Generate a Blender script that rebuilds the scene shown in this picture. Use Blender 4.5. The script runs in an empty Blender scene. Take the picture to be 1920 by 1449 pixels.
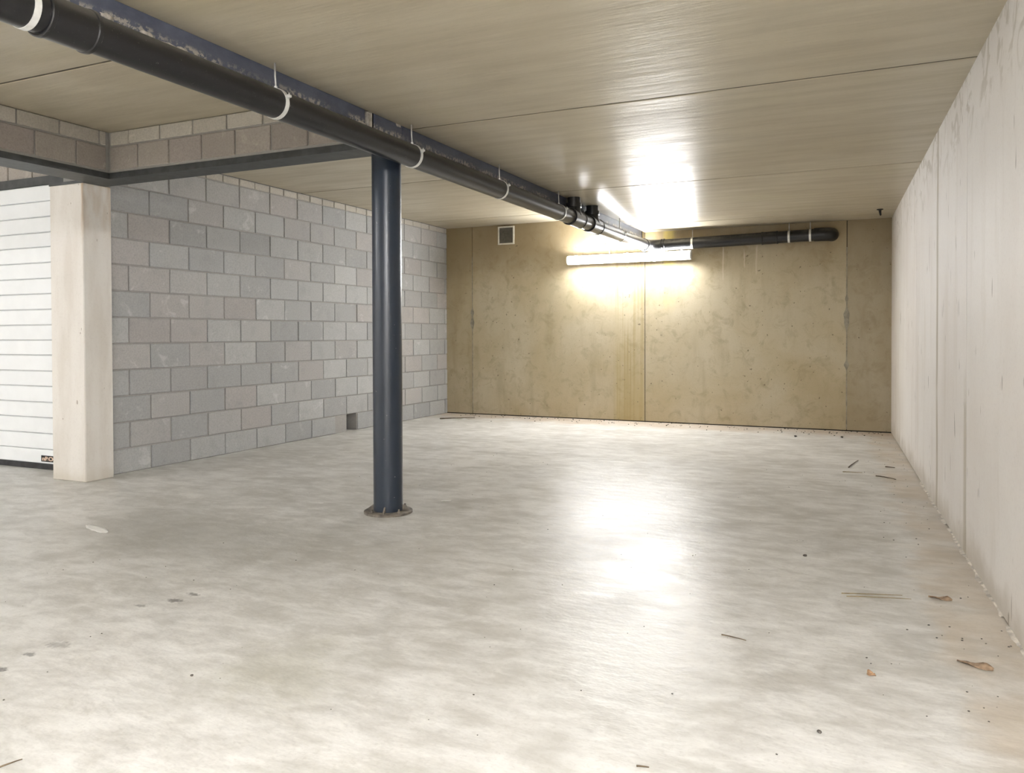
import bpy, bmesh, math, random
from math import radians, sin, cos, pi, atan
from mathutils import Vector, Matrix

random.seed(7)
S = bpy.context.scene
COL = S.collection

# ------------------------------------------------------------------ camera
W_PX, H_PX, F_PX = 1920.0, 1449.0, 1490.0
cam_d = bpy.data.cameras.new('camera')
cam_d.sensor_fit = 'HORIZONTAL'; cam_d.sensor_width = 36.0
cam_d.lens = 36.0 * F_PX / W_PX
cam_d.shift_x = 0.0
cam_d.shift_y = -(H_PX / 2 - 649.0) / W_PX
cam_d.clip_start = 0.02; cam_d.clip_end = 100
cam = bpy.data.objects.new('camera', cam_d); COL.objects.link(cam)
yaw, pitch, roll = atan(680 / 1490.0), radians(.85), radians(-.2)
fw = Vector((-sin(yaw) * cos(pitch), cos(yaw) * cos(pitch), -sin(pitch)))
rt = Vector((cos(yaw), sin(yaw), 0)); up = rt.cross(fw)
r2 = cos(roll) * rt + sin(roll) * up; u2 = -sin(roll) * rt + cos(roll) * up
m = Matrix((r2, u2, -fw)).transposed().to_4x4(); m.translation = Vector((0, 0, 1.065))
cam.matrix_world = m
S.camera = cam

# ------------------------------------------------------------------ world / exposure
wd = bpy.data.worlds.new('world'); S.world = wd; wd.use_nodes = True
wd.node_tree.nodes['Background'].inputs[0].default_value = (0.02, 0.02, 0.022, 1)
wd.node_tree.nodes['Background'].inputs[1].default_value = 1.0
S.view_settings.view_transform = 'Standard'; S.view_settings.look = 'None'
S.view_settings.gamma = 1.0; S.view_settings.use_curve_mapping = False
S.view_settings.exposure = 1.25
LAMP_BACK = 88.0      # batten on the back wall
LAMP_AISLE = 146.0    # battens on the low ceiling behind the camera
LAMP_SIDE = 84.0      # battens in the side aisle before the garage door
LAMP_COL = (0.98, 0.985, 1.0)

# ------------------------------------------------------------------ helpers
def wloc(o):
    v = Vector((0, 0, 0))
    while o is not None:
        v += o.location; o = o.parent
    return v

def link(name, me, mat, parent=None, smooth=False):
    o = bpy.data.objects.new(name, me); COL.objects.link(o)
    if mat is not None:
        me.materials.clear(); me.materials.append(mat)
    if smooth:
        for p in me.polygons: p.use_smooth = True
    if parent is not None: o.parent = parent
    return o

def obj(name, bm, mat, parent=None, smooth=False, local=False, auto=None):
    """bm in world coordinates (unless local); the parent is an unrotated object"""
    if parent is not None and not local:
        bmesh.ops.translate(bm, vec=-wloc(parent), verts=bm.verts)
    bmesh.ops.recalc_face_normals(bm, faces=bm.faces)
    me = bpy.data.meshes.new(name); bm.to_mesh(me); bm.free()
    o = link(name, me, mat, parent, smooth)
    if auto is not None:
        for p in me.polygons: p.use_smooth = True
        me.set_sharp_from_angle(angle=radians(auto))
    return o

def tag(o, label, cat, group=None, kind=None):
    o['label'] = label; o['category'] = cat
    if group: o['group'] = group
    if kind: o['kind'] = kind
    return o

def empty(name, loc, label, cat, group=None, kind=None):
    o = bpy.data.objects.new(name, None); COL.objects.link(o)
    o.location = loc; o.empty_display_size = .1
    return tag(o, label, cat, group, kind)

def box(bm, x0, x1, y0, y1, z0, z1, bev=0.0):
    r = bmesh.ops.create_cube(bm, size=1)
    vs = r['verts']
    for v in vs:
        v.co = Vector(((x0 + x1) / 2 + v.co.x * (x1 - x0), (y0 + y1) / 2 + v.co.y * (y1 - y0), (z0 + z1) / 2 + v.co.z * (z1 - z0)))
    if bev > 0:
        es = list({e for v in vs for e in v.link_edges})
        bmesh.ops.bevel(bm, geom=es, offset=bev, segments=1, affect='EDGES', profile=.5)
    return bm

def prism(bm, pts, z0, z1):
    lo = [bm.verts.new((p[0], p[1], z0)) for p in pts]; hi = [bm.verts.new((p[0], p[1], z1)) for p in pts]
    n = len(pts)
    bm.faces.new(lo[::-1]); bm.faces.new(hi)
    for i in range(n): bm.faces.new((lo[i], lo[(i + 1) % n], hi[(i + 1) % n], hi[i]))
    return bm

def frame(d):
    d = Vector(d).normalized()
    a = Vector((0, 0, 1)) if abs(d.z) < .9 else Vector((1, 0, 0))
    u = d.cross(a).normalized(); v = u.cross(d).normalized()
    return u, v

def sweep(bm, pts, rad, n=16, cap=True):
    """tube through pts, rad scalar or list"""
    pts = [Vector(p) for p in pts]
    k = len(pts); rings = []
    rs = rad if isinstance(rad, (list, tuple)) else [rad] * k
    d0 = (pts[1] - pts[0]).normalized(); u, v = frame(d0)
    for i, p in enumerate(pts):
        if i == 0: d = d0
        elif i == k - 1: d = (pts[-1] - pts[-2]).normalized()
        else:
            d = ((pts[i + 1] - p).normalized() + (p - pts[i - 1]).normalized())
            d = d.normalized() if d.length > 1e-6 else d0
        u = (u - d * u.dot(d)).normalized(); v = d.cross(u).normalized()
        rings.append([bm.verts.new(p + (u * cos(2 * pi * j / n) + v * sin(2 * pi * j / n)) * rs[i]) for j in range(n)])
    for a, b in zip(rings, rings[1:]):
        for j in range(n): bm.faces.new((a[j], a[(j + 1) % n], b[(j + 1) % n], b[j]))
    if cap:
        bm.faces.new(rings[0][::-1]); bm.faces.new(rings[-1])
    return bm

def lathe(bm, org, axis, prof, n=32):
    """prof: list of (t along axis, radius), swept with hard section steps"""
    axis = Vector(axis).normalized(); u, v = frame(axis); org = Vector(org)
    rings = [[bm.verts.new(org + axis * t + (u * cos(2 * pi * j / n) + v * sin(2 * pi * j / n)) * r) for j in range(n)] for t, r in prof]
    for a, b in zip(rings, rings[1:]):
        for j in range(n): bm.faces.new((a[j], a[(j + 1) % n], b[(j + 1) % n], b[j]))
    bm.faces.new(rings[0][::-1]); bm.faces.new(rings[-1])
    return bm

# ------------------------------------------------------------------ materials
class NT:
    def __init__(s, name):
        s.mat = bpy.data.materials.new(name); s.mat.use_nodes = True
        s.t = s.mat.node_tree; s.n = s.t.nodes; s.bsdf = s.n['Principled BSDF']
        s.tc = s.n.new('ShaderNodeTexCoord')
    def lk(s, a, b): s.t.links.new(a, b)
    def put(s, sock, v):
        if hasattr(v, 'node'): s.lk(v, sock)
        elif isinstance(v, (tuple, list)):
            sock.default_value = (*v, 1) if (len(v) == 3 and sock.type == 'RGBA') else v
        else: sock.default_value = v
    def mp(s, scale=(1, 1, 1), loc=(0, 0, 0), src=None):
        m_ = s.n.new('ShaderNodeMapping'); s.lk(src or s.tc.outputs['Object'], m_.inputs[0])
        m_.inputs['Scale'].default_value = scale; m_.inputs['Location'].default_value = loc
        return m_.outputs[0]
    def noise(s, scale=1, vec=None, detail=4, rough=.55, dist=0, sc3=None, off=(0, 0, 0)):
        n_ = s.n.new('ShaderNodeTexNoise')
        if vec is None: vec = s.mp(sc3 or (1, 1, 1), off)
        s.lk(vec, n_.inputs['Vector'])
        n_.inputs['Scale'].default_value = scale; n_.inputs['Detail'].default_value = detail
        n_.inputs['Roughness'].default_value = rough; n_.inputs['Distortion'].default_value = dist
        return n_.outputs['Fac']
    def cnoise(s, scale):
        if not hasattr(s, '_cn'): s._cn = {}
        if scale not in s._cn: s._cn[scale] = s.noise(scale, detail=3)
        return s._cn[scale]
    def ramp(s, f, a, b, c0=0.0, c1=1.0):
        r = s.n.new('ShaderNodeMapRange'); r.interpolation_type = 'SMOOTHSTEP'
        s.put(r.inputs[0], f)
        r.inputs[1].default_value = a; r.inputs[2].default_value = b; r.inputs[3].default_value = c0; r.inputs[4].default_value = c1
        return r.outputs[0]
    def math(s, op, a, b=None, clamp=False):
        r = s.n.new('ShaderNodeMath'); r.operation = op; r.use_clamp = clamp
        s.put(r.inputs[0], a)
        if b is not None: s.put(r.inputs[1], b)
        return r.outputs[0]
    def mul(s, *a):
        o = a[0]
        for b in a[1:]: o = s.math('MULTIPLY', o, b)
        return o
    def mix(s, f, a, b, mode='MIX'):
        r = s.n.new('ShaderNodeMix'); r.data_type = 'RGBA'; r.blend_type = mode; r.clamp_factor = True
        s.put(r.inputs[0], f); s.put(r.inputs[6], a); s.put(r.inputs[7], b)
        return r.outputs[2]
    def xyz(s):
        r = s.n.new('ShaderNodeSeparateXYZ'); s.lk(s.tc.outputs['Object'], r.inputs[0]); return r.outputs
    def spot(s, c, rad, jag=.5, nscale=9.0, soft=.35):
        """irregular stain: ellipsoid of centre c and radii rad, broken by noise -> 0..1"""
        v = s.mp(tuple(1.0 / r for r in rad), tuple(-ci / r for ci, r in zip(c, rad)))
        l = s.n.new('ShaderNodeVectorMath'); l.operation = 'LENGTH'; s.lk(v, l.inputs[0])
        d = s.math('ADD', l.outputs['Value'], s.math('MULTIPLY', s.math('SUBTRACT', s.cnoise(nscale), .5), jag * 2))
        return s.ramp(d, 1.0, 1.0 - soft, 0, 1)
    def bump(s, h, strength=.3, dist=.01):
        b = s.n.new('ShaderNodeBump'); s.put(b.inputs['Height'], h)
        b.inputs['Strength'].default_value = strength; b.inputs['Distance'].default_value = dist
        s.lk(b.outputs[0], s.bsdf.inputs['Normal'])
    def done(s, col=None, rough=None, metal=None, spec=None):
        if col is not None: s.put(s.bsdf.inputs['Base Color'], col)
        if rough is not None: s.put(s.bsdf.inputs['Roughness'], rough)
        if metal is not None: s.put(s.bsdf.inputs['Metallic'], metal)
        if spec is not None: s.bsdf.inputs['Specular IOR Level'].default_value = spec
        return s.mat

def plain(name, col, rough=.5, metal=0.0, var=.12, scale=30, spec=.5):
    k = NT(name)
    f = k.noise(scale, detail=3)
    c = k.mix(k.ramp(f, .3, .7), tuple(x * (1 - var) for x in col), tuple(min(1, x * (1 + var)) for x in col))
    return k.done(c, rough, metal, spec)

def mat_floor():
    k = NT('floor_concrete')
    x, y, z = k.xyz()
    big = k.noise(.55, detail=3, rough=.6, dist=.6)
    mid = k.noise(1.8, detail=5, rough=.66, dist=.4, sc3=(1, 1.5, 1))
    smear = k.noise(6.5, detail=5, rough=.66, dist=.3, sc3=(.85, 1.5, 1), off=(3, 1, 0))
    fine = k.noise(60, detail=2, rough=.7)
    c = k.mix(k.ramp(big, .34, .66), (.64, .63, .60), (.76, .752, .725))
    c = k.mix(k.mul(k.ramp(mid, .40, .72), .75), c, (.47, .455, .415))
    c = k.mix(k.mul(k.ramp(smear, .42, .74), .62), c, (.43, .415, .375))
    c = k.mix(k.mul(k.ramp(smear, .52, .28), .6), c, (.82, .815, .79))
    c = k.mix(k.mul(k.ramp(fine, .5, .72), .16), c, (.33, .31, .27))
    # broad darker patches beside the column and drips further forward
    c = k.mix(k.mul(k.spot((-3.3, 3.1, 0), (1.4, .7, 1), .6, 1.6, .9), .48), c, (.30, .29, .25))
    c = k.mix(k.mul(k.spot((-1.7, 2.0, 0), (.32, .34, 1), .8, 5, .8), .34), c, (.36, .35, .26))
    c = k.mix(k.mul(k.spot((-2.1, 3.25, 0), (.5, .5, 1), .7, 3, .9), .25), c, (.34, .32, .27))
    for cx, cy, a, b, f in ((-2.555, 2.328, .040, .022, .75), (-2.55, 2.416, .032, .017, .7), (-2.63, 2.23, .03, .014, .5), (-2.57, 1.733, .03, .016, .6),
                            (-2.54, 1.616, .03, .02, .75), (-2.56, 1.83, .05, .03, .4), (-1.03, 3.62, .10, .022, .4)):
        c = k.mix(k.mul(k.spot((cx, cy, 0), (a * 1.2, b * 1.2, 1), 1.1, 55, .7), f), c, (.09, .08, .075))
    # brown silt along the right and back wall
    dr = k.math('SUBTRACT', k.math('SUBTRACT', .603, k.mul(y, .047)), x)     # distance to right wall
    mr = k.math('ADD', dr, k.mul(k.math('SUBTRACT', k.noise(3.0, detail=3), .5), .34))
    band = k.mul(k.ramp(mr, .30, .17), k.ramp(k.noise(2.2, detail=3, off=(8, 2, 0)), .35, .6, .35, 1))
    c = k.mix(k.mul(band, .45), c, (.52, .40, .26))
    db = k.math('ADD', k.math('SUBTRACT', 9.42, y), k.mul(k.math('SUBTRACT', k.noise(2.4, detail=3, off=(1, 7, 0)), .5), 1.2))
    c = k.mix(k.mul(k.ramp(db, .75, .1), .55), c, (.50, .37, .25))
    crumbs = k.noise(38, detail=2, sc3=(.7, 1, 1), off=(4, 4, 0))
    c = k.mix(k.mul(k.ramp(crumbs, .66, .70), k.ramp(db, .6, .1), .8), c, (.12, .09, .06))
    k.bump(k.noise(7, detail=4, rough=.65, sc3=(.8, 1.5, 1)), .24, .02)
    rough = k.ramp(k.math('ADD', k.mul(big, .5), k.mul(smear, .5)), .3, .7, .48, .30)
    return k.done(c, rough, spec=.17)

def mat_ceiling():
    k = NT('ceiling_concrete')
    big = k.noise(.7, detail=4, dist=.4)
    st = k.noise(4.0, detail=5, sc3=(.35, 2.4, 1))
    fine = k.noise(55, detail=3, rough=.7)
    c = k.mix(k.ramp(big, .3, .7), (.45, .395, .29), (.53, .48, .37))
    c = k.mix(k.mul(k.ramp(st, .35, .75), .35), c, (.34, .30, .22))
    c = k.mix(k.mul(k.ramp(fine, .5, .75), .15), c, (.34, .30, .24))
    c = k.mix(k.mul(k.ramp(k.noise(1.3, detail=4, off=(5, 3, 0)), .55, .75), .3), c, (.47, .43, .28))
    wav = k.noise(16, detail=3, rough=.6, sc3=(.25, 1.6, 1), off=(2, 2, 0))
    k.bump(wav, .16, .014)
    return k.done(c, k.ramp(st, .3, .7, .32, .46), spec=.42)

def mat_backwall():
    k = NT('back_wall_concrete')
    x, y, z = k.xyz()
    big = k.noise(.9, detail=5, rough=.6, dist=.5)
    vert = k.noise(3.2, detail=5, sc3=(1.6, 1, .28))
    mid = k.noise(7, detail=4, rough=.65, dist=.6)
    fine = k.noise(70, detail=3, rough=.7)
    c = k.mix(k.ramp(big, .3, .7), (.46, .385, .245), (.56, .50, .37))
    c = k.mix(k.mul(k.ramp(vert, .5, .75), .5), c, (.35, .29, .18))
    c = k.mix(k.mul(k.ramp(mid, .48, .72), .55), c, (.34, .285, .18))
    c = k.mix(k.mul(k.ramp(fine, .5, .75), .15), c, (.2, .17, .11))
    # browner towards the ceiling, darker on both end panels
    top = k.math('ADD', z, k.mul(k.math('SUBTRACT', k.noise(2.0, detail=4, sc3=(1, 1, .5), off=(2, 0, 0)), .5), .7))
    c = k.mix(k.mul(k.ramp(top, 1.6, 2.3), .7), c, (.27, .195, .095))
    c = k.mix(k.mul(k.ramp(x, -.280, -.272), .35), c, (.26, .215, .15))
    c = k.mix(k.mul(k.ramp(x, -4.891, -4.899), .25), c, (.30, .23, .12))
    # run-down streaks beside the central joint
    rng = k.mul(k.ramp(x, -2.95, -2.86), k.ramp(x, -2.52, -2.56))
    lines = k.noise(34, detail=2, sc3=(1, .02, .012), off=(1.3, 0, 0))
    c = k.mix(k.mul(rng, k.ramp(lines, .50, .62), .5), c, (.33, .245, .10))
    c = k.mix(k.mul(rng, k.ramp(z, 1.3, 0.0, .1, .5)), c, (.44, .35, .16))
    ys = k.mul(k.ramp(x, -2.32, -2.27), k.ramp(x, -2.13, -2.20), k.ramp(z, 1.25, 1.75), k.ramp(k.noise(5, sc3=(1, 1, .3)), .3, .6))
    c = k.mix(k.mul(ys, .8), c, (.62, .50, .16))
    # white lime drips
    for cx, z0, z1 in ((-1.60, 1.66, 2.02), (-1.36, 1.80, 1.95), (-1.22, 1.72, 2.02)):
        wob = k.mul(k.math('SUBTRACT', k.noise(6, detail=2), .5), .05)
        dx = k.math('ABSOLUTE', k.math('ADD', k.math('SUBTRACT', x, cx), wob))
        c = k.mix(k.mul(k.ramp(dx, .012, .004), k.ramp(z, z0, z0 + .05), k.ramp(z, z1 + .1, z1), .7), c, (.62, .55, .44))
    pits = k.noise(30, detail=1, rough=.4, off=(2, 2, 5))
    c = k.mix(k.mul(k.ramp(pits, .75, .78), .7), c, (.12, .095, .06))
    k.bump(mid, .18, .012)
    return k.done(c, k.ramp(mid, .3, .7, .5, .72), spec=.35)

def mat_rightwall():
    k = NT('right_wall_concrete')
    x, y, z = k.xyz()
    big = k.noise(.8, detail=5, rough=.6)
    vert = k.noise(3.5, detail=5, sc3=(1, 1.5, .22))
    fine = k.noise(70, detail=3, rough=.7)
    c = k.mix(k.ramp(big, .3, .7), (.76, .72, .685), (.84, .815, .79))
    c = k.mix(k.mul(k.ramp(vert, .50, .74), .45), c, (.62, .57, .50))
    c = k.mix(k.mul(k.ramp(vert, .44, .25), .35), c, (.82, .80, .77))
    c = k.mix(k.mul(k.ramp(fine, .5, .75), .12), c, (.34, .30, .25))
    # strokes and pits left by the formwork
    stroke = k.noise(17, detail=2, sc3=(1, 1.3, .22), off=(0, 4, 1))
    c = k.mix(k.mul(k.ramp(stroke, .695, .73), .8), c, (.22, .19, .155))
    # damp trail running down at mid length; browner towards back corner and foot
    wob = k.mul(k.math('SUBTRACT', k.noise(1.6, detail=3, sc3=(.1, .1, 1)), .5), .10)
    d1 = k.math('ABSOLUTE', k.math('ADD', k.math('SUBTRACT', y, 5.47), wob))
    c = k.mix(k.mul(k.ramp(d1, .06, .015), k.ramp(k.noise(1.4, detail=3, sc3=(.1, .1, 1), off=(0, 0, 3)), .25, .55, .25, .8)), c, (.33, .275, .19))
    d2 = k.math('ABSOLUTE', k.math('SUBTRACT', y, 4.38))
    c = k.mix(k.mul(k.ramp(d2, .07, .01), k.ramp(z, 1.0, .5), .55), c, (.36, .31, .21))
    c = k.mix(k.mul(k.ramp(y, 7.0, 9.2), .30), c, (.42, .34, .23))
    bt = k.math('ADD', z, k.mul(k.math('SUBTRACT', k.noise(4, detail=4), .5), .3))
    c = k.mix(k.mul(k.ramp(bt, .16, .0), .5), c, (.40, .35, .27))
    # slurry smears under the ceiling
    sl = k.noise(5, detail=4, dist=1.5, off=(0, 1, 8))
    c = k.mix(k.mul(k.ramp(z, 1.85, 2.2), k.ramp(sl, .5, .62), .6), c, (.46, .42, .35))
    k.bump(vert, .2, .012)
    return k.done(c, .62, spec=.35)

def mat_block(name, a, b, tint):
    k = NT(name)
    oi = k.n.new('ShaderNodeObjectInfo')
    r = oi.outputs['Random']
    va = k.n.new('ShaderNodeVectorMath'); va.operation = 'ADD'; k.lk(k.tc.outputs['Object'], va.inputs[0])
    k.lk(k.mul(r, 87.0), va.inputs[1])
    fine = k.noise(80, detail=4, rough=.75, vec=va.outputs[0])
    mid = k.noise(7, detail=5, vec=va.outputs[0])
    scuff = k.noise(5, detail=6, rough=.7, dist=1.0, vec=va.outputs[0])
    c = k.mix(r, a, b)
    r2_ = k.math('FRACT', k.mul(r, 7.31))
    c = k.mix(k.ramp(r2_, .6, 1.0, 0, .6), c, tint)
    c = k.mix(k.mul(k.ramp(mid, .5, .8), .35), c, tuple(x * .72 for x in a))
    c = k.mix(k.mul(k.ramp(fine, .42, .72), .38), c, tuple(x * .55 for x in a))
    c = k.mix(k.mul(k.ramp(fine, .42, .25), .30), c, tuple(min(1, x * 1.35) for x in b))
    c = k.mix(k.mul(k.ramp(scuff, .58, .70), .4), c, tuple(min(1, x * 1.45) for x in b))
    k.bump(fine, .35, .004)
    return k.done(c, .85, spec=.25)

def mat_mortar():
    k = NT('mortar')
    f = k.noise(40, detail=4, rough=.7)
    k.bump(f, .4, .004)
    return k.done(k.mix(f, (.30, .29, .275), (.43, .42, .395)), .9, spec=.2)

def mat_pillar():
    k = NT('pillar_concrete')
    x, y, z = k.xyz()
    v = k.noise(5, detail=5, sc3=(1.5, 1.5, .3)); fine = k.noise(70, detail=3)
    c = k.mix(k.ramp(v, .35, .7), (.74, .71, .665), (.65, .61, .555))
    c = k.mix(k.mul(k.ramp(fine, .5, .75), .12), c, (.4, .36, .3))
    # rust run from the steel on top, along the arris
    d = k.math('ADD', k.math('ABSOLUTE', k.math('ADD', x, 5.215)), k.mul(k.math('SUBTRACT', k.noise(7, detail=3, sc3=(1, 1, .3)), .5), .09))
    c = k.mix(k.mul(k.ramp(d, .025, .0), k.ramp(z, 1.6, 2.2), .75), c, (.42, .27, .14))
    pit = k.noise(26, detail=1, sc3=(1, 1, .5), off=(3, 3, 3))
    c = k.mix(k.mul(k.ramp(pit, .76, .78), .7), c, (.25, .2, .15))
    c = k.mix(k.mul(k.ramp(k.math('ADD', z, k.mul(f_ := k.noise(9, detail=3), .12)), .2, .04), .4), c, (.45, .40, .30))
    k.bump(v, .25, .01)
    return k.done(c, .7, spec=.3)

def mat_pipe():
    k = NT('black_drain_pipe')
    ge = k.n.new('ShaderNodeNewGeometry'); sp = k.n.new('ShaderNodeSeparateXYZ'); k.lk(ge.outputs['Normal'], sp.inputs[0])
    dust = k.mul(k.ramp(sp.outputs[2], .15, .95), k.ramp(k.noise(9, detail=5, rough=.7), .35, .65))
    scr = k.noise(45, detail=3, rough=.7, dist=2)
    c = k.mix(k.mul(dust, .55), (.012, .012, .013), (.22, .205, .175))
    c = k.mix(k.mul(k.ramp(scr, .66, .72), .35), c, (.25, .24, .22))
    return k.done(c, k.ramp(dust, 0, 1, .30, .7), spec=.5)

def mat_beam():
    k = NT('blue_grey_painted_steel')
    x, y, z = k.xyz()
    n1 = k.noise(12, detail=5, rough=.7, sc3=(1, .55, 1)); n2 = k.noise(40, detail=4, rough=.7)
    c = k.mix(k.ramp(n1, .35, .65), (.060, .068, .096), (.085, .094, .128))
    h = k.math('ADD', z, k.mul(k.math('SUBTRACT', n1, .5), .05))
    splash = k.mul(k.ramp(h, .060, .040), k.ramp(n2, .46, .56), k.ramp(k.noise(2.2, detail=3, sc3=(.2, 1, .2)), .38, .55))
    c = k.mix(k.mul(splash, .85), c, (.40, .36, .30))
    c = k.mix(k.mul(k.ramp(n2, .68, .78), .3), c, (.12, .08, .06))
    return k.done(c, .42, spec=.5)

def mat_column():
    k = NT('column_paint')
    n1 = k.noise(5, detail=4, sc3=(1, 1, .4)); sp_ = k.noise(55, detail=2)
    c = k.mix(k.ramp(n1, .2, .8), (.016, .025, .041), (.021, .031, .050))
    c = k.mix(k.mul(k.ramp(sp_, .74, .77), .6), c, (.45, .43, .40))
    return k.done(c, .30, spec=.55)

def mat_emit(name, strength):
    k = NT(name)
    k.bsdf.inputs['Emission Color'].default_value = (*LAMP_COL, 1)
    k.bsdf.inputs['Emission Strength'].default_value = strength
    return k.done((.9, .9, .88), .35)

M = dict(
    floor=mat_floor(), ceil=mat_ceiling(), back=mat_backwall(), right=mat_rightwall(),
    block=mat_block('grey_block', (.375, .38, .378), (.475, .48, .473), (.44, .405, .385)),
    lblock=mat_block('brown_block', (.34, .305, .275), (.41, .375, .335), (.34, .30, .29)),
    topblock=mat_block('pale_block', (.47, .44, .385), (.55, .52, .46), (.49, .455, .40)),
    mortar=mat_mortar(), pillar=mat_pillar(), pipe=mat_pipe(), beam=mat_beam(), column=mat_column(),
    lintel=plain('dark_grey_lintel_steel', (.045, .049, .05), .5, var=.25, scale=14),
    strap=plain('zinc_strap', (.78, .78, .76), .32, 0.35, var=.08),
    rod=plain('zinc_rod', (.60, .60, .58), .4, .6, var=.1),
    door=plain('white_door_steel', (.80, .82, .83), .38, var=.02, scale=6),
    doorgap=plain('door_groove_grey', (.50, .51, .52), .5, var=.05),
    rubber=plain('black_rubber', (.022, .022, .025), .6, var=.4, scale=20),
    jamb=plain('grey_jamb', (.33, .35, .36), .5, var=.1),
    black=plain('black_plate', (.012, .010, .010), .45, var=.1),
    peach=plain('peach_lettering', (.74, .55, .42), .5, var=.1),
    ventframe=plain('cream_vent_frame', (.72, .68, .58), .45, var=.06),
    ventslat=plain('grey_vent_slat', (.20, .185, .155), .55, var=.15),
    base=plain('dirty_base_plate', (.16, .14, .115), .7, .0, var=.45, scale=25),
    housing=plain('grey_lamp_housing', (.62, .62, .60), .5, var=.04),
    seal=plain('grey_joint_seal', (.30, .275, .215), .7, var=.25, scale=20),
    residue=plain('mortar_crumbs', (.44, .40, .34), .9, var=.25, scale=40),
    grime=plain('dark_joint_grime', (.10, .085, .06), .9, var=.5, scale=9),
    fillet=plain('pale_mortar_fillet', (.62, .58, .52), .9, var=.35, scale=18),
    dark=plain('dark_cavity', (.02, .018, .016), .9),
    straw=plain('dry_straw', (.34, .27, .15), .8, var=.3),
    twig=plain('brown_twig', (.13, .095, .06), .8, var=.3),
    leaf=plain('withered_leaf', (.34, .24, .16), .8, var=.35, scale=60),
    oleaf=plain('orange_leaf', (.42, .26, .15), .8, var=.35, scale=60),
    paper=plain('white_scrap', (.80, .79, .76), .7, var=.05),
    stone=plain('dark_grit', (.09, .08, .07), .85, var=.3),
    cable=plain('white_conduit', (.75, .74, .70), .45, var=.04),
)
EM_BACK = mat_emit('lit_diffuser_back', LAMP_BACK)
EM_AISLE = mat_emit('lit_diffuser_aisle', LAMP_AISLE)
EM_SIDE = mat_emit('lit_diffuser_side', LAMP_SIDE)

# ------------------------------------------------------------------ setting: geometry constants
HL, HR = 2.50, 2.29                      # ceiling heights left / right of the main beam
XL = -5.29                               # block wall face
def xr(y): return .603 - .047 * y        # face of the right wall
def yb(x): return 9.361 - .019 * (x - .163)   # face of the back wall
YR, XF = -6.5, -9.6                      # rear wall and far side of the aisle

# floor
bm = bmesh.new(); prism(bm, [(XF - .2, YR - .2), (1.1, YR - .2), (1.1, 9.7), (XF - .2, 9.7)], -.2, 0)
tag(obj('floor', bm, M['floor']), 'pale polished concrete garage floor with smudges and grit', 'floor', kind='structure')

# ceilings: backing slab, cast panels with open joints below it
G = .010
def ceiling(name, z, x0, x1f, joints, label, extra=None):
    bm = bmesh.new(); prism(bm, [(x0, joints[0]), (x1f(joints[0]), joints[0]), (x1f(joints[-1]), joints[-1]), (x0, joints[-1])], z + .04, z + .25)
    c = obj(name, bm, M['dark']); tag(c, label, 'ceiling', kind='structure')
    for a, b in zip(joints, joints[1:]):
        bm = bmesh.new()
        prism(bm, [(x0, a + G), (x1f(a), a + G), (x1f(b), b - G), (x0, b - G)], z, z + .06)
        es = [e for e in bm.edges if all(v.co.z < z + .001 for v in e.verts)]
        bmesh.ops.bevel(bm, geom=es, offset=.003, segments=1, affect='EDGES')
        obj('slab_panel', bm, M['ceil'], c)
        if a != joints[0]:
            bm = bmesh.new(); prism(bm, [(x0, a - .014), (x1f(a), a - .014), (x1f(a), a + .014), (x0, a + .014)], z + .0035, z + .03)
            obj('joint_filler', bm, M['grime'], c)
    return c
ceiling('ceiling', HR, -2.53, lambda y: xr(y) + .12, [YR, -5.23, -2.90, -.57, 1.76, 4.09, 6.41, 8.74, 9.47],
        'low glossy concrete ceiling of wide slabs on the right of the beam')
ceiling('ceiling', HL, -5.29, lambda y: -2.60, [YR, -4.06, -1.73, .60, 2.93, 4.05, 6.46, 8.80, 9.50],
        'higher brownish concrete ceiling on the left of the beam')
ceiling('ceiling', HL, XF, lambda y: -5.30, [YR, -4.06, -1.73, .60, 2.93, 4.45],
        'concrete ceiling of the side aisle before the white garage door')

# right wall (slightly skewed) : backing + formwork panels
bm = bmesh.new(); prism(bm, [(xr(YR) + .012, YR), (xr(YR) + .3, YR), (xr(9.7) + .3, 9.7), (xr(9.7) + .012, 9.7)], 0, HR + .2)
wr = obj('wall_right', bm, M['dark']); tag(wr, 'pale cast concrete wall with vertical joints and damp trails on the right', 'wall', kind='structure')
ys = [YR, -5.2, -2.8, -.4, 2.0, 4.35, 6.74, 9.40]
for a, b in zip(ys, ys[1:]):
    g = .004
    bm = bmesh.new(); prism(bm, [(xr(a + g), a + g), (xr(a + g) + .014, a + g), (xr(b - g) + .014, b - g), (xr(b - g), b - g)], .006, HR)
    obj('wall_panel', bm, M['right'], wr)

# crumbling mortar fillet along its foot
for (ya, yb_) in ((2.2, 3.35), (3.45, 4.9), (5.0, 6.4)):
    bm = bmesh.new(); n = 60; ins = []; out = []
    for i in range(n + 1):
        y = ya + (yb_ - ya) * i / n; w = .003 + .013 * abs(sin(y * 5.3) * sin(y * 13.7 + 1)) + random.uniform(0, .005)
        ins.append((xr(y) + .001, y)); out.append((xr(y) - w, y))
    a = [bm.verts.new((p[0], p[1], .004 + random.uniform(0, .003))) for p in ins]; b = [bm.verts.new((p[0], p[1], .0006)) for p in out]; c_ = [bm.verts.new((p[0], p[1], .0003)) for p in ins]
    for i in range(n):
        bm.faces.new((a[i], a[i + 1], b[i + 1], b[i])); bm.faces.new((c_[i], b[i], b[i + 1], c_[i + 1])); bm.faces.new((a[i], c_[i], c_[i + 1], a[i + 1]))
    obj('mortar_fillet', bm, M['fillet'], wr)
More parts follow.
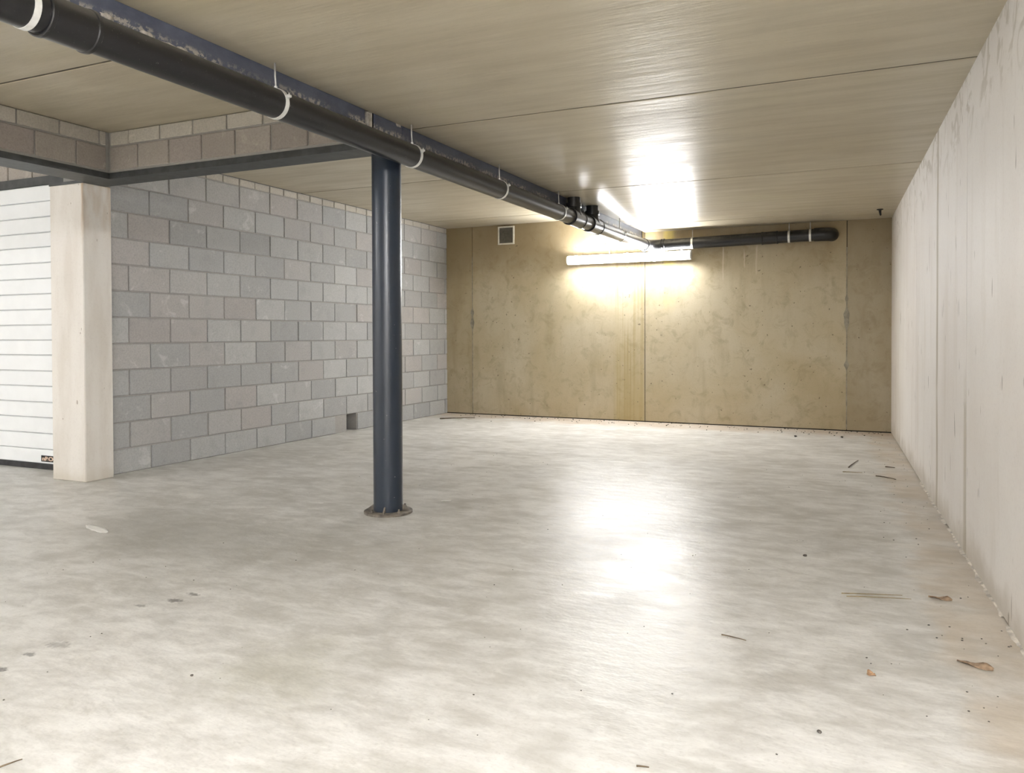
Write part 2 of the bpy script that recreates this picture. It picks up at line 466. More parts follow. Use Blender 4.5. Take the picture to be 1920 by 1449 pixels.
# back wall
bm = bmesh.new(); prism(bm, [(XL - .2, yb(XL - .2) + .012), (.6, yb(.6) + .012), (.6, yb(.6) + .3), (XL - .2, yb(XL) + .3)], 0, HL + .2)
wb = obj('wall_back', bm, M['dark']); tag(wb, 'yellow-brown stained concrete wall behind the lit lamp', 'wall', kind='structure')
xs = [XL - .05, -4.895, -2.528, -.276, .168]
for a, b in zip(xs, xs[1:]):
    g = .004
    bm = bmesh.new(); prism(bm, [(a + g, yb(a)), (b - g, yb(b)), (b - g, yb(b) + .014), (a + g, yb(a) + .014)], .012, HL)
    obj('wall_panel', bm, M['back'], wb)
def seal(x, w, bulges, z0, z1):
    """grey sealing strip over a joint with bulges where it was injected"""
    bm = bmesh.new(); n = 120; L = []; R = []
    for i in range(n + 1):
        z = z0 + (z1 - z0) * i / n
        ww = w * (1 + .35 * sin(z * 23) * sin(z * 7.1))
        for bz, bw, bh in bulges: ww += bw * math.exp(-((z - bz) / bh) ** 2)
        L.append(bm.verts.new((x - ww, yb(x) - .003, z))); R.append(bm.verts.new((x + ww * .85, yb(x) - .003, z)))
    for i in range(n): bm.faces.new((L[i], R[i], R[i + 1], L[i + 1]))
    ext = bmesh.ops.extrude_face_region(bm, geom=list(bm.faces))
    bmesh.ops.translate(bm, vec=(0, .006, 0), verts=[v for v in ext['geom'] if isinstance(v, bmesh.types.BMVert)])
    return obj('joint_seal', bm, M['seal'], wb)
seal(-.276, .006, [(1.44, .014, .03), (1.27, .028, .045), (1.18, .020, .05), (.72, .022, .03)], .02, 2.0)
seal(-4.895, .005, [(1.36, .022, .04), (1.22, .026, .06)], .05, 2.1)

# block masonry -----------------------------------------------------------
_bc = {}
def block_mesh(lx, ly, lz, mat):
    key = (round(lx, 3), round(ly, 3), round(lz, 3), mat.name)
    if key not in _bc:
        bm = bmesh.new(); box(bm, -lx / 2, lx / 2, -ly / 2, ly / 2, -lz / 2, lz / 2, .004)
        bmesh.ops.recalc_face_normals(bm, faces=bm.faces)
        me = bpy.data.meshes.new('block'); bm.to_mesh(me); bm.free(); me.materials.append(mat); _bc[key] = me
    return _bc[key]
def block(parent, x0, x1, y0, y1, z0, z1, mat):
    o = bpy.data.objects.new('block', block_mesh(x1 - x0, y1 - y0, z1 - z0, mat)); COL.objects.link(o)
    o.location = ((x0 + x1) / 2, (y0 + y1) / 2, (z0 + z1) / 2); o.parent = parent
    return o

J = .010                                   # mortar joint
zj = [0.004, .190] + [.190 + .2036 * i for i in range(1, 12)] + [HL]
Y0, Y1 = 4.200, 9.470
bm = bmesh.new(); D0, D1 = XL - .009, XL - .19
hy0, hy1 = 7.205, 7.395                     # open half block at the foot of the wall
box(bm, D1, D0, 4.0, hy0 - .0, 0, .19); box(bm, D1, D0, hy1, Y1, 0, .19); box(bm, D1, D0, 4.0, Y1, .19, HL)
box(bm, D1, D1 + .02, hy0 - .05, hy1 + .05, 0, .2)
wl = obj('wall_left', bm, M['mortar']); tag(wl, 'grey concrete block wall of stacked courses behind the steel column', 'wall', kind='structure')
for r in range(len(zj) - 1):
    z0, z1 = zj[r] + (J / 2 if r else 0), zj[r + 1] - J / 2
    edges = [Y0 + (0 if r % 2 == 0 else -.2) + .4 * i for i in range(15)]
    for a in edges:
        b = a + .4
        if r == len(zj) - 2:                # thin cut course under the ceiling, half blocks
            parts = [(a, a + .2), (a + .2, b)]
        elif r == 0 and abs(a - (Y0 + 2.8)) < .01: parts = [(a, a + .2)]
        else: parts = [(a, b)]
        for p, q in parts:
            p, q = max(p, Y0), min(q, Y1)
            if q - p < .03: continue
            dx = random.uniform(-.0025, .0025); dz = random.uniform(-.0012, .0012)
            mt = M['topblock'] if (r == len(zj) - 2 or (r == 0 and abs(a - (Y0 + 2.8)) < .01)) else M['block']
            rec = -.012 if (r == 0 and abs(a - (Y0 + 2.8)) < .01) else 0
            jj = J / 2 + random.uniform(-.0015, .0015)
            block(wl, XL - .06 + dx + rec, XL + dx + rec, p + jj, q - jj, z0 + dz, z1 + dz, mt)

# pillar between the garage door and the block wall
bm = bmesh.new(); box(bm, -5.565, -5.206, 3.95, 4.185, 0, 2.175, .006)
pl = obj('concrete_pillar', bm, M['pillar'])
tag(pl, 'pale square concrete pillar with rust run beside the white garage door', 'pillar')

# steel lintels and block courses on them
lx = empty('block_lintel', (-3.8, 3.94, 2.17), 'block lintel on dark steel plate running from the pillar to the column', 'lintel')
bm = bmesh.new(); box(bm, -5.565, -2.77, 3.945, 4.14, 2.172, 2.192); box(bm, -4.93, -2.77, 3.945, 3.957, 2.192, 2.214)
obj('steel_plate', bm, M['lintel'], lx)
bm = bmesh.new(); box(bm, -4.95, -2.65, 3.953, 4.12, 2.20, HL); obj('mortar_bed', bm, M['mortar'], lx)
ly_ = empty('block_lintel', (-5.05, 1.0, 2.17), 'block lintel on dark steel plate running towards the viewer left of the pillar', 'lintel')
bm = bmesh.new(); box(bm, -5.18, -4.925, -2.0, 3.945, 2.172, 2.192); box(bm, -4.937, -4.925, -2.0, 3.945, 2.192, 2.214)
obj('steel_plate', bm, M['lintel'], ly_)
bm = bmesh.new(); box(bm, -5.16, -4.934, -2.0, 3.95, 2.20, HL); obj('mortar_bed', bm, M['mortar'], ly_)
def lblock(parent, x0, x1, y0, y1, z0, z1, mat):
    L = wloc(parent); o = block(parent, x0, x1, y0, y1, z0, z1, mat); o.location -= L
LOW, TOP = (2.232, 2.392), (2.405, HL - .003)
xlow = [-4.915, -4.64, -4.345, -4.05, -3.76, -3.465, -3.175, -2.88, -2.66]
xtop = [-4.915, -4.73, -4.43, -4.13, -3.83, -3.53, -3.23, -2.93, -2.66]
for xs_, (z0, z1), mt in ((xlow, LOW, 'lblock'), (xtop, TOP, 'topblock')):
    for a, b in zip(xs_, xs_[1:]):
        d = random.uniform(-.002, .002); lblock(lx, a + .006, b - .006, 3.942 + d, 4.0 + d, z0, z1, M[mt])
ylow = [3.925, 3.69, 3.40] + [3.40 - .295 * i for i in range(1, 10)]
ytop = [3.925, 3.87, 3.57, 3.28] + [3.28 - .295 * i for i in range(1, 9)]
for ys_, (z0, z1), mt in ((ylow, LOW, 'lblock'), (ytop, TOP, 'topblock')):
    for a, b in zip(ys_, ys_[1:]):
        if a - b < .03: continue
        d = random.uniform(-.002, .002); lblock(ly_, -4.98 + d, -4.922 + d, b + .006, a - .006, z0, z1, M[mt])

# wall above and beside the white door
bm = bmesh.new(); box(bm, XF, -5.56, 4.26, 4.42, 2.33, HL); box(bm, -5.62, -5.40, 4.2, 4.42, 0, HL)
wd_ = obj('wall_door', bm, M['mortar']); tag(wd_, 'strip of brown block wall above the white garage door', 'wall', kind='structure')
x = -5.58
while x > XF + .3:
    block(wd_, x - .29, x, 4.235, 4.29, 2.335, HL - .004, M['lblock']); x -= .30
bm = bmesh.new(); box(bm, XF, -5.58, 4.20, 4.40, 2.262, 2.278); box(bm, XF, -5.58, 4.20, 4.212, 2.278, 2.33)
tag(obj('trim_1', bm, M['lintel']), 'dark steel lintel directly above the white garage door', 'lintel', kind='structure')
# sectional door
dr = empty('door_1', (-7.0, 4.22, 0), 'white ribbed sectional garage door with black bottom seal', 'door', kind='structure')
dz = [.045, .160, .287, .414, .537, .664, .786, .913, 1.033, 1.153, 1.277, 1.401, 1.523, 1.649, 1.773, 1.888, 2.012, 2.135, 2.262]
for a, b in zip(dz, dz[1:]):
    bm = bmesh.new(); box(bm, -8.35, -5.62, 4.205, 4.24, a + .0025, b - .0025, .006); obj('door_panel', bm, M['door'], dr)
bm = bmesh.new(); box(bm, -8.35, -5.62, 4.222, 4.245, .045, 2.262); obj('door_core', bm, M['doorgap'], dr)
bm = bmesh.new(); box(bm, -8.35, -5.62, 4.208, 4.24, 0.001, .047, .004); obj('bottom_seal', bm, M['rubber'], dr)
bm = bmesh.new(); box(bm, -5.62, -5.575, 4.185, 4.25, 0, 2.26); obj('side_jamb', bm, M['jamb'], dr)
bm = bmesh.new(); box(bm, -6.056, -5.80, 4.201, 4.206, .064, .113); pk = obj('name_plate', bm, M['black'], dr)
fc = bpy.data.curves.new('lettering', 'FONT'); fc.body = 'nRO'; fc.size = .043; fc.extrude = .0008; fc.offset = .0016
fo = bpy.data.objects.new('tmp_text', fc); COL.objects.link(fo)
bpy.context.view_layer.update()
me = bpy.data.meshes.new_from_object(fo.evaluated_get(bpy.context.evaluated_depsgraph_get()))
bpy.data.objects.remove(fo)
me.transform(Matrix.Translation((-6.044, 4.2002, .0745)) @ Matrix.Rotation(pi / 2, 4, 'X') @ Matrix.Diagonal((1.6, 1, 1, 1)))
me.transform(Matrix.Translation(-wloc(pk)))
link('lettering', me, M['peach'], pk)
# side and rear of the aisle, outside the picture
bm = bmesh.new(); box(bm, XF - .2, XF, YR, 4.45, 0, HL + .2); tag(obj('wall_far', bm, M['right']), 'pale concrete wall on the far side of the aisle', 'wall', kind='structure')
bm = bmesh.new(); box(bm, XF, 1.2, YR - .2, YR, 0, HL + .2); tag(obj('wall_rear', bm, M['right']), 'pale concrete wall closing the aisle behind the viewer', 'wall', kind='structure')

# ------------------------------------------------------------------ main beam
bxr, bxl, bz = -2.53, -2.77, 2.187
mb = empty('steel_beam', (-2.65, 4.0, bz), 'long blue-grey steel beam under the ceiling joint, splashed with mortar, behind the black pipe', 'beam')
for a, b in ((YR, 3.625), (3.72, 3.998), (4.008, 9.275)):
    bm = bmesh.new(); box(bm, bxr - .012, bxr, a, b, bz, HR + .10, .002); obj('side_plate', bm, M['beam'], mb)
bm = bmesh.new(); box(bm, bxl, bxr - .012, YR, 9.40, bz, bz + .018); obj('bottom_flange', bm, M['beam'], mb)
bm = bmesh.new(); box(bm, bxl, bxl + .012, YR, 9.40, bz + .018, HL); obj('rear_plate', bm, M['beam'], mb)
bm = bmesh.new(); box(bm, -2.66, -2.645, YR, 9.40, bz + .018, HR + .1); obj('web', bm, M['dark'], mb)
for y in (3.66, 3.69):
    bm = bmesh.new(); box(bm, -2.645, bxr - .004, y, y + .009, bz + .018, HR + .02); obj('stiffener', bm, M['residue'], mb)
bm = bmesh.new(); box(bm, bxl, bxr + .004, 9.275, 9.292, bz - .01, HR); obj('end_plate', bm, M['dark'], mb)
for y, z, s in ((3.60, 2.21, .022), (3.63, 2.196, .018), (3.67, 2.192, .022), (3.71, 2.197, .02), (3.75, 2.20, .014), (3.655, 2.28, .012), (3.96, 2.285, .016), (2.3, 2.205, .02), (2.36, 2.21, .014), (2.2, 2.215, .016), (2.55, 2.206, .012), (3.05, 2.206, .016), (3.2, 2.2, .02), (3.32, 2.2, .014), (2.02, 2.22, .016), (2.43, 2.2, .012), (4.42, 2.205, .018), (4.55, 2.2, .014), (4.9, 2.2, .012)):
    bm = bmesh.new(); bmesh.ops.create_icosphere(bm, subdivisions=2, radius=s)
    for v in bm.verts:
        v.co *= 1 + random.uniform(-.3, .3); v.co.x *= .45; v.co.y *= 1.8; v.co.z *= .6
        v.co += Vector((bxr, y, z))
    obj('mortar_lump', bm, M['residue'], mb, smooth=True)

# ------------------------------------------------------------------ steel column
cx, cy, cr = -2.655, 4.02, .0875
sc = empty('steel_column', (cx, cy, 0), 'round dark blue-grey steel column standing in the garage', 'column')
bm = bmesh.new(); lathe(bm, (cx, cy, 0.012), (0, 0, 1), [(0, cr), (bz - .024, cr)], 48); obj('shaft', bm, M['column'], sc, auto=40)
bm = bmesh.new(); lathe(bm, (cx, cy, 0), (0, 0, 1), [(0, .145), (.012, .145), (.015, .140)], 40); obj('base_plate', bm, M['base'], sc, auto=40)
bm = bmesh.new(); box(bm, cx - .12, cx + .12, cy - .12, cy + .12, bz - .014, bz - .0005); obj('cap_plate', bm, M['column'], sc)
for i in range(4):
    a = radians(20 + 90 * i); ca, sa = cos(a), sin(a)
    bm = bmesh.new()
    pts = [(cr - .004, .015), (.135, .015), (.118, .028), (cr - .004, .052)]
    nx, ny = -sa * .005, ca * .005
    A = [bm.verts.new((cx + ca * r + nx, cy + sa * r + ny, z)) for r, z in pts]; B = [bm.verts.new((cx + ca * r - nx, cy + sa * r - ny, z)) for r, z in pts]
    bm.faces.new(A); bm.faces.new(B[::-1])
    for j in range(4): bm.faces.new((A[j], B[j], B[(j + 1) % 4], A[(j + 1) % 4]))
    obj('gusset', bm, M['base'], sc)
    b = a + radians(45); bx, by = cx + cos(b) * .118, cy + sin(b) * .118
    bm = bmesh.new(); lathe(bm, (bx, by, .013), (0, 0, 1), [(0, .011), (.010, .011)], 6); lathe(bm, (bx, by, .020), (0, 0, 1), [(0, .006), (.016, .006)], 8)
    obj('anchor_bolt', bm, M['base'], sc)

# ------------------------------------------------------------------ drain pipes
px, pz, pr = -2.46, 2.108, .0655
dp = empty('drain_pipe', (px, 4.0, pz), 'long black plastic drain pipe hung below the steel beam with white clamps', 'pipe')
EY = 9.295
bm = bmesh.new(); lathe(bm, (px, YR + .01, pz), (0, 1, 0), [(0, pr), (EY - .16 - YR, pr)], 40); obj('pipe_run', bm, M['pipe'], dp, auto=40)
# sleeve couplings: raised lips with groove
def coupling(y0, y1, parent=dp, r=pr + .006):
    bm = bmesh.new(); w = y1 - y0
    lathe(bm, (px, y0, pz), (0, 1, 0), [(0, r), (.003, r + .004), (.016, r + .004), (.019, r), (w - .019, r), (w - .016, r + .004), (w - .003, r + .004), (w, r)], 40)
    return obj('coupling', bm, M['pipe'], parent, auto=30)
coupling(1.715, 1.90); coupling(-1.6, -1.44)
def tee(y, w=.29):
    c = coupling(y - w / 2, y + w / 2, dp, pr + .008)
    bm = bmesh.new()
    lathe(bm, (px, y - .02, pz + .02), (0, 0, 1), [(0, pr * 1.15), (.045, pr * .95), (.075, .060), (.076, .068), (.112, .068), (.113, .058), (HR - pz - .02, .058)], 32)
    obj('branch', bm, M['pipe'], dp, auto=30)
tee(6.76); tee(7.27)
# bend to the run along the back wall
bm = bmesh.new(); R_ = .16
pts = [(px, EY - R_ - .01, pz)] + [(px + R_ - R_ * cos(a), EY - R_ + R_ * sin(a), pz + .004) for a in [radians(t) for t in range(0, 91, 15)]] + [(px + R_ + .01, EY, pz + .004)]
sweep(bm, pts, pr + .002, 32); obj('elbow', bm, M['pipe'], dp, auto=40)
bm = bmesh.new(); lathe(bm, (px, EY - R_ - .05, pz), (0, 1, 0), [(0, pr + .004), (.004, pr + .009), (.05, pr + .009), (.054, pr + .004)], 40); obj('coupling', bm, M['pipe'], dp, auto=30)

def clamp(name, y, label, rodtop=HR):
    c = empty(name, (px, y, pz), label, 'pipe clamp', 'white clamps along the main drain pipe')
    bm = bmesh.new(); n = 48; w = .011
    rows = []
    for r, dy in ((pr + .0005, -w), (pr + .0035, -w), (pr + .0035, w), (pr + .0005, w)):
        rows.append([bm.verts.new((px + r * cos(2 * pi * j / n), y + .035 + dy, pz + r * sin(2 * pi * j / n))) for j in range(n)])
    for i in range(4):
        a, b = rows[i], rows[(i + 1) % 4]
        for j in range(n): bm.faces.new((a[j], a[(j + 1) % n], b[(j + 1) % n], b[j]))
    ring = obj('strap_ring', bm, M['strap'], c, auto=40)
    for s in (1, -1):
        a = radians(20) if s == 1 else radians(160)
        ex, ez = px + cos(a) * (pr + .010), pz + sin(a) * (pr + .010)
        bm = bmesh.new(); box(bm, ex - .009, ex + .013, y + .026, y + .044, ez - .006, ez + .006, .002); obj('clamp_lug', bm, M['strap'], ring)
        bm = bmesh.new(); sweep(bm, [(ex + .004, y + .035, ez - .013), (ex + .004, y + .035, ez + .015)], .003, 8); obj('screw', bm, M['rod'], ring)
    bm = bmesh.new(); sweep(bm, [(px, y + .035, pz + pr - .001), (px, y + .035, pz + pr + .02), (px, y + .030, pz + pr + .06), (px, y + .03, rodtop)], .0042, 8); obj('hanger_rod', bm, M['rod'], c, smooth=True)
    bm = bmesh.new(); lathe(bm, (px, y + .035, pz + pr), (0, 0, 1), [(0, .008), (.014, .008)], 6); obj('nut', bm, M['strap'], c)
    return c
clamp('pipe_clamp', 1.635, 'large bright clamp on the pipe nearest the viewer, beside a sleeve')
clamp('pipe_clamp', 2.80, 'white pipe clamp over the block lintel, nearer than the column')
clamp('pipe_clamp', 3.96, 'white pipe clamp directly above the steel column')
clamp('pipe_clamp', 5.15, 'white pipe clamp midway between the column and the pipe branches')
clamp('pipe_clamp', 6.33, 'white pipe clamp just in front of the first pipe branch')
clamp('pipe_clamp', 8.11, 'pipe clamp beyond the branches, nearest the lit lamp')

# second pipe along the back wall
bp = empty('wall_drain_pipe', (-1.4, EY, pz), 'black drain pipe running along the back wall above the lamp to a bend', 'pipe')
xa, xb = px + R_, -.505
za, zb = pz + .006, 2.142
bm = bmesh.new(); lathe(bm, (xa, EY, za), (xb - xa, 0, zb - za), [(0, pr), (xb - xa, pr)], 36); obj('pipe_run', bm, M['pipe'], bp, auto=40)
def zat(x): return za + (zb - za) * (x - xa) / (xb - xa)
for x0, x1 in ((xa + .0, xa + .05), (-1.16, -.98)):
    bm = bmesh.new(); w = x1 - x0
    lathe(bm, (x0, EY, zat(x0)), (xb - xa, 0, zb - za), [(0, pr + .003), (.004, pr + .008), (.016, pr + .008), (.02, pr + .004), (w - .02, pr + .004), (w - .016, pr + .008), (w - .004, pr + .008), (w, pr + .003)], 36)
    obj('coupling', bm, M['pipe'], bp, auto=30)
bm = bmesh.new(); Rb = .075
pts = [(xb - .10, EY, zb)] + [(xb + Rb * sin(a), EY + Rb - Rb * cos(a), zb) for a in [radians(t) for t in range(0, 91, 15)]]
sweep(bm, pts, pr + .008, 32); obj('elbow', bm, M['pipe'], bp, auto=40)
for i, (x, lab) in enumerate(((-1.93, 'thin pipe clamp with rod at the right end of the lit lamp'), (-.865, 'white clamp on the dark wall pipe, left of the last one'), (-.645, 'white clamp on the dark wall pipe right beside its end bend'))):
    z = zat(x)
    c = empty('pipe_clamp', (x, EY, z), lab, 'pipe clamp', 'clamps on the wall pipe')
    bm = bmesh.new(); n = 40; w = .011; rows = []
    for r, d in ((pr + .0005, -w), (pr + .0035, -w), (pr + .0035, w), (pr + .0005, w)):
        rows.append([bm.verts.new((x + d, EY + r * cos(2 * pi * j / n), z + r * sin(2 * pi * j / n))) for j in range(n)])
    for k_ in range(4):
        a, b = rows[k_], rows[(k_ + 1) % 4]
        for j in range(n): bm.faces.new((a[j], a[(j + 1) % n], b[(j + 1) % n], b[j]))
    obj('strap_ring', bm, M['strap'], c, auto=40)
    bm = bmesh.new()
    sweep(bm, [(x, EY, z + pr), (x, EY, HR)], .0042, 8)
    obj('hanger_rod', bm, M['rod'], c, smooth=True)

# ------------------------------------------------------------------ lamps (waterproof tube battens)
def lamp(loc, rot, label, em, length=1.56, off=0.0):
    L = empty('tube_lamp', loc, label, 'lamp'); L.rotation_euler = rot
    h = length / 2
    def strip(sec, x0, x1):
        bm = bmesh.new(); sec = [(p[0], p[1] + off) for p in sec]
        a = [bm.verts.new((x0, p[0], p[1])) for p in sec]; b = [bm.verts.new((x1, p[0], p[1])) for p in sec]
        bm.faces.new(a[::-1]); bm.faces.new(b)
        for i in range(len(sec)): bm.faces.new((a[i], a[(i + 1) % len(sec)], b[(i + 1) % len(sec)], b[i]))
        return bm
    obj('housing', strip([(-.052, 0), (.052, 0), (.055, .012), (.052, .034), (-.052, .034), (-.055, .012)], -h + .01, h - .01), M['housing'], L, local=True)
    dif = [(-.050, .035), (-.049, .052)] + [(-.046 * cos(a), .055 + .032 * sin(a)) for a in [radians(t) for t in range(10, 171, 20)]] + [(.049, .052), (.050, .035)]
    obj('diffuser', strip(dif, -h + .012, h - .012), em, L, local=True, auto=35)
    for s in (-1, 1):
        x0, x1 = sorted((s * (h - .013), s * h))
        bm = strip([(-.053, .002), (.053, .002), (.055, .03), (.050, .056), (.034, .080), (0, .088), (-.034, .080), (-.050, .056), (-.055, .03)], x0, x1)
        obj('end_cap', bm, em if False else M['cable'], L, local=True)
    for k_ in range(-2, 3):
        for s in (-1, 1):
            bm = bmesh.new(); box(bm, k_ * .33 - .012, k_ * .33 + .012, s * .055 - .003, s * .055 + .003, .012 + off, .044 + off); obj('clip', bm, M['housing'], L, local=True)
    for bx_ in ((-.45, .45) if off > 0 else ()):
        bm = bmesh.new(); box(bm, bx_ - .02, bx_ + .02, -.03, .03, 0, off); obj('bracket', bm, M['housing'], L, local=True)
    return L
xm = (-3.519 - 1.958) / 2
lampA = lamp((xm + .025, yb(xm) - .002, 1.984), (pi / 2, 0, -.019), 'glowing white tube lamp mounted across the back wall', EM_BACK, 1.545, .07)
bm = bmesh.new(); sweep(bm, [(-2.97, yb(-2.97) - .012, 2.055), (-2.97, yb(-2.97) - .012, HL - .002)], .008, 10)
tag(obj('cable_conduit', bm, M['cable']), 'thin pale conduit rising from the lamp to the ceiling', 'conduit')
lamp((.1, -.7, HR), (pi, 0, pi / 2), 'tube lamp on the low ceiling just behind the viewer along the right wall', EM_AISLE)
lamp((.2, -3.9, HR), (pi, 0, pi / 2), 'tube lamp on the low ceiling far behind the viewer along the right wall', EM_AISLE)
lamp((-7.8, 0.2, HL), (pi, 0, 0), 'tube lamp on the aisle ceiling before the garage door', EM_SIDE)
lamp((-7.8, -3.6, HL), (pi, 0, 0), 'tube lamp on the aisle ceiling far from the garage door', EM_SIDE)

# ------------------------------------------------------------------ vent grille on the back wall
vx0, vx1, vz0, vz1 = -4.500, -4.268, 2.240, 2.478
vy = yb(-4.4)
vg = empty('vent_grille', (-4.385, vy, vz0), 'small square cream vent grille high on the back wall', 'vent')
fwid = .018
for a in ((vx0, vx1, vz0, vz0 + fwid), (vx0, vx1, vz1 - fwid, vz1), (vx0, vx0 + fwid, vz0 + fwid, vz1 - fwid), (vx1 - fwid, vx1, vz0 + fwid, vz1 - fwid)):
    bm = bmesh.new(); box(bm, a[0], a[1], vy - .026, vy - .001, a[2], a[3], .003); obj('frame_bar', bm, M['ventframe'], vg)
bm = bmesh.new(); box(bm, vx0 + .01, vx1 - .01, vy - .006, vy - .001, vz0 + .01, vz1 - .01); obj('backing', bm, M['dark'], vg)
ns = 11; hh = (vz1 - vz0 - 2 * fwid)
for i in range(ns):
    z = vz0 + fwid + hh * (i + .5) / ns
    bm = bmesh.new(); box(bm, vx0 + fwid, vx1 - fwid, -.001, .001, -.011, .011)
    bmesh.ops.rotate(bm, cent=(0, 0, 0), matrix=Matrix.Rotation(radians(-35), 3, 'X'), verts=bm.verts)
    bmesh.ops.translate(bm, vec=(0, vy - .014, z), verts=bm.verts); obj('slat', bm, M['ventslat'], vg)

# hook on the ceiling in the far right corner
hk = empty('ceiling_bolt', (.044, 8.672, HR), 'small dark bolt hanging from the ceiling in the far right corner', 'bolt')
bm = bmesh.new(); lathe(bm, (.044, 8.672, HR), (0, 0, -1), [(0, .030), (.006, .030), (.010, .016)], 16); obj('washer', bm, M['dark'], hk)
bm = bmesh.new(); sweep(bm, [(.044, 8.672, HR - .008), (.046, 8.672, HR - .035), (.050, 8.66, HR - .062)], [.014, .011, .008], 10); obj('shank', bm, M['dark'], hk)

# ------------------------------------------------------------------ litter on the floor
def stick(name, a, b, r, mat, label, cat, bend=.01):
    A, B = Vector((a[0], a[1], r + .0005)), Vector((b[0], b[1], r + .0005)); d = (B - A); nrm = Vector((-d.y, d.x, 0)).normalized()
    n = 7; pts = []; rr = []
    for i in range(n):
        t = i / (n - 1)
        pts.append(A + d * t + nrm * bend * sin(pi * t) * (1 + .3 * sin(9 * t))); rr.append(r * (1 - .45 * t))
    bm = bmesh.new(); sweep(bm, pts, rr, 6)
    mid = (A + B) / 2
    bmesh.ops.translate(bm, vec=-mid, verts=bm.verts)
    o = obj(name, bm, mat, smooth=True); o.location = mid
    return tag(o, label, cat)
stick('straw', (-.12, 3.50), (.105, 3.57), .0022, M['straw'], 'long dry straw lying on the floor near the right wall, upper of two', 'straw', .004)
stick('straw', (-.10, 3.47), (.136, 3.535), .0020, M['straw'], 'long dry straw lying on the floor near the right wall, lower of two', 'straw', .006)
stick('twig', (-.489, 2.845), (-.402, 2.825), .0024, M['twig'], 'short brown twig alone in the middle of the bright floor', 'twig', .003)
stick('twig', (-.185, 6.813), (-.122, 7.215), .0045, M['twig'], 'slanting twig on the floor far off near the right wall', 'twig', .004)
stick('twig', (-.22, 6.586), (-.082, 6.594), .0035, M['straw'], 'pale flat twig lying just before the slanting twig', 'twig', .004)
stick('twig', (.01, 6.486), (.144, 6.378), .0042, M['twig'], 'bent twig nearest the right wall beyond the damp trail', 'twig', .02)
stick('twig', (.08, 6.955), (.148, 6.93), .005, M['twig'], 'stubby dark twig close to the right wall far off', 'twig', .002)
stick('twig', (-1.96, 1.243), (-1.945, 1.29), .0022, M['twig'], 'dark twig at the bottom left edge of the picture', 'twig', .002)
stick('twig', (-.53, 1.890), (-.50, 1.897), .0025, M['twig'], 'tiny dark splinter at the bottom middle of the picture', 'splinter', .001)

def leaf(name, c, L, w, ang, mat, label, cat='leaf', curl=.012):
    bm = bmesh.new(); nx_, ny_ = 10, 5; g = []
    for i in range(nx_):
        t = i / (nx_ - 1); hw = w * (sin(pi * min(1, max(0, t * .92 + .04))) ** .7) * random.uniform(.75, 1.1)
        row = []
        for j in range(ny_):
            s_ = j / (ny_ - 1) - .5
            row.append(bm.verts.new((L * (t - .5), hw * s_ + random.uniform(-.1, .1) * w * .3, .003 + curl * abs(s_) * (0.5 + sin(5 * t + j)) ** 2 * .8 + random.uniform(0, .002))))
        g.append(row)
    for i in range(nx_ - 1):
        for j in range(ny_ - 1): bm.faces.new((g[i][j], g[i + 1][j], g[i + 1][j + 1], g[i][j + 1]))
    ext = bmesh.ops.extrude_face_region(bm, geom=list(bm.faces))
    bmesh.ops.translate(bm, vec=(0, 0, -.0015), verts=[v for v in ext['geom'] if isinstance(v, bmesh.types.BMVert)])
    zmin = min(v.co.z for v in bm.verts)
    bmesh.ops.translate(bm, vec=(0, 0, -zmin + .0003), verts=bm.verts)
    bmesh.ops.rotate(bm, cent=(0, 0, 0), matrix=Matrix.Rotation(ang, 3, 'Z'), verts=bm.verts)
    o = obj(name, bm, mat, smooth=True); o.location = (c[0], c[1], 0)
    return tag(o, label, cat)
leaf('dry_leaf', (.242, 3.59), .085, .035, radians(-12), M['leaf'], 'curled brown leaf on the floor right of the two straws')
leaf('dry_leaf', (.295, 2.91), .105, .045, radians(-22), M['leaf'], 'crumpled brown leaf on the floor closest to the right wall foot')
leaf('dry_leaf', (-.007, 2.699), .022, .030, radians(60), M['oleaf'], 'tiny orange-brown leaf on the bright floor at lower right')
leaf('paper_scrap', (-3.90, 3.02), .26, .07, radians(-16), M['paper'], 'white paper scrap on the floor left of the column', 'scrap', .004)
leaf('paper_scrap', (-3.198, 4.065), .06, .03, radians(10), M['paper'], 'small white flake on the floor between pillar and column', 'scrap', .003)
leaf('paper_scrap', (-2.492, 4.44), .07, .035, radians(30), M['paper'], 'small white flake on the floor behind the column foot', 'scrap', .003)
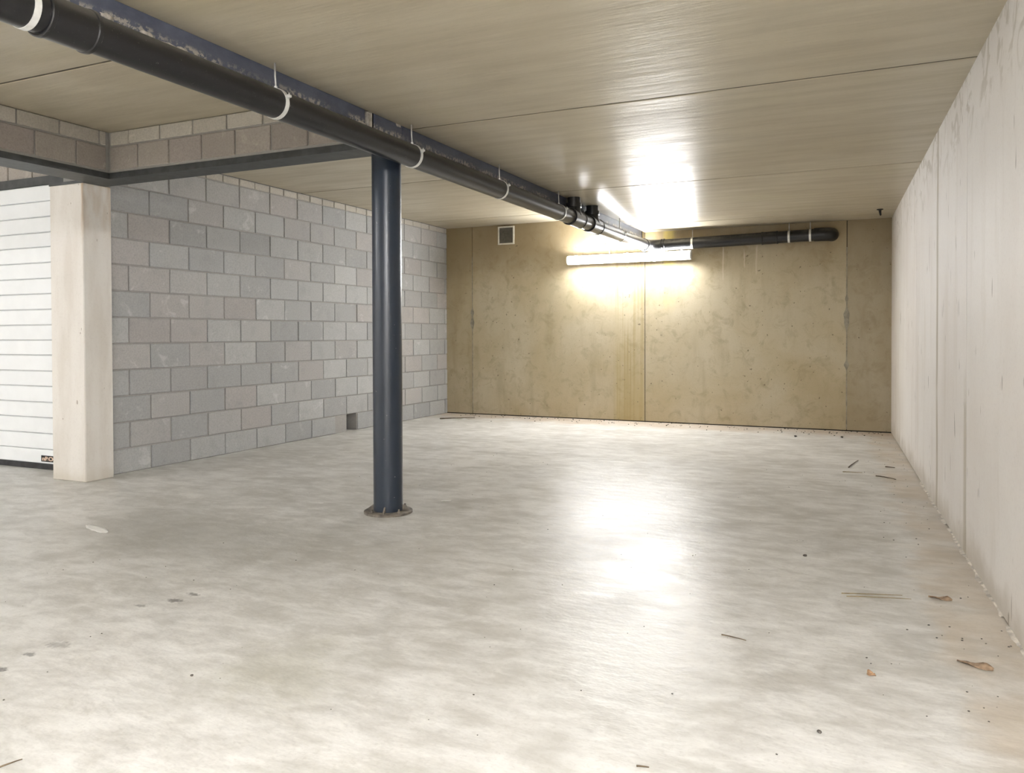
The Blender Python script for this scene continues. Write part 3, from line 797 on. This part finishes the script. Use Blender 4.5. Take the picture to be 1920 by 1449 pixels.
leaf('paper_scrap', (-4.72, 8.80), .16, .05, radians(35), M['paper'], 'pale scrap on the floor in the far left corner', 'scrap', .01)
stick('twig', (-4.98, 8.72), (-4.62, 8.98), .008, M['twig'], 'dark twig beside the pale scrap in the far left corner', 'twig', .03)
def pebble(c, r, label):
    bm = bmesh.new(); bmesh.ops.create_icosphere(bm, subdivisions=2, radius=r)
    for v in bm.verts: v.co *= 1 + random.uniform(-.22, .22); v.co.z *= .6
    zmin = min(v.co.z for v in bm.verts); bmesh.ops.translate(bm, vec=(0, 0, -zmin), verts=bm.verts)
    o = obj('pebble', bm, M['stone'], smooth=True); o.location = (c[0], c[1], 0); tag(o, label, 'pebble')
pebble((-.131, 2.252), .0065, 'dark pebble on the bright floor at the bottom right')
pebble((-.30, 4.02), .009, 'dark pebble on the floor halfway to the back, right side')
pebble((.17, 2.10), .005, 'small dark pebble in the bottom right corner near the wall')
pebble((-1.94, 1.83), .005, 'small dark pebble on the floor at lower left')
pebble((-.74, 8.65), .014, 'dark crumb on the silt before the back wall, left of two')
pebble((-.30, 8.75), .014, 'dark crumb on the silt before the back wall, right of two')

# loose grit strewn over the floor, too small to count
bm = bmesh.new()
for i in range(420):
    t = random.random()
    if t < .45: gx = random.uniform(-5.0, .1); gy = yb(gx) - .04 - abs(random.gauss(0, .22)); r = random.uniform(.003, .009)
    elif t < .65: gy = random.uniform(1.5, 9.0); gx = xr(gy) - .03 - abs(random.gauss(0, .16)); r = random.uniform(.0015, .004)
    else: gx = random.uniform(-3.6, .3); gy = random.uniform(1.1, 6.5); r = random.uniform(.0012, .0034)
    if gx < XL + .05 or (gx < -4.4 and gy > 8.5 and gy < 9.15): continue
    vs = bmesh.ops.create_icosphere(bm, subdivisions=1, radius=r)['verts']
    for v in vs:
        v.co *= 1 + random.uniform(-.25, .25); v.co.x *= random.uniform(1, 1.3); v.co.z *= .5
    zmin = min(v.co.z for v in vs)
    for v in vs: v.co += Vector((gx, gy, -zmin))
tag(obj('floor_grit', bm, M['stone'], smooth=True), 'fine dark grit and crumbs scattered over the concrete floor', 'grit', kind='stuff')
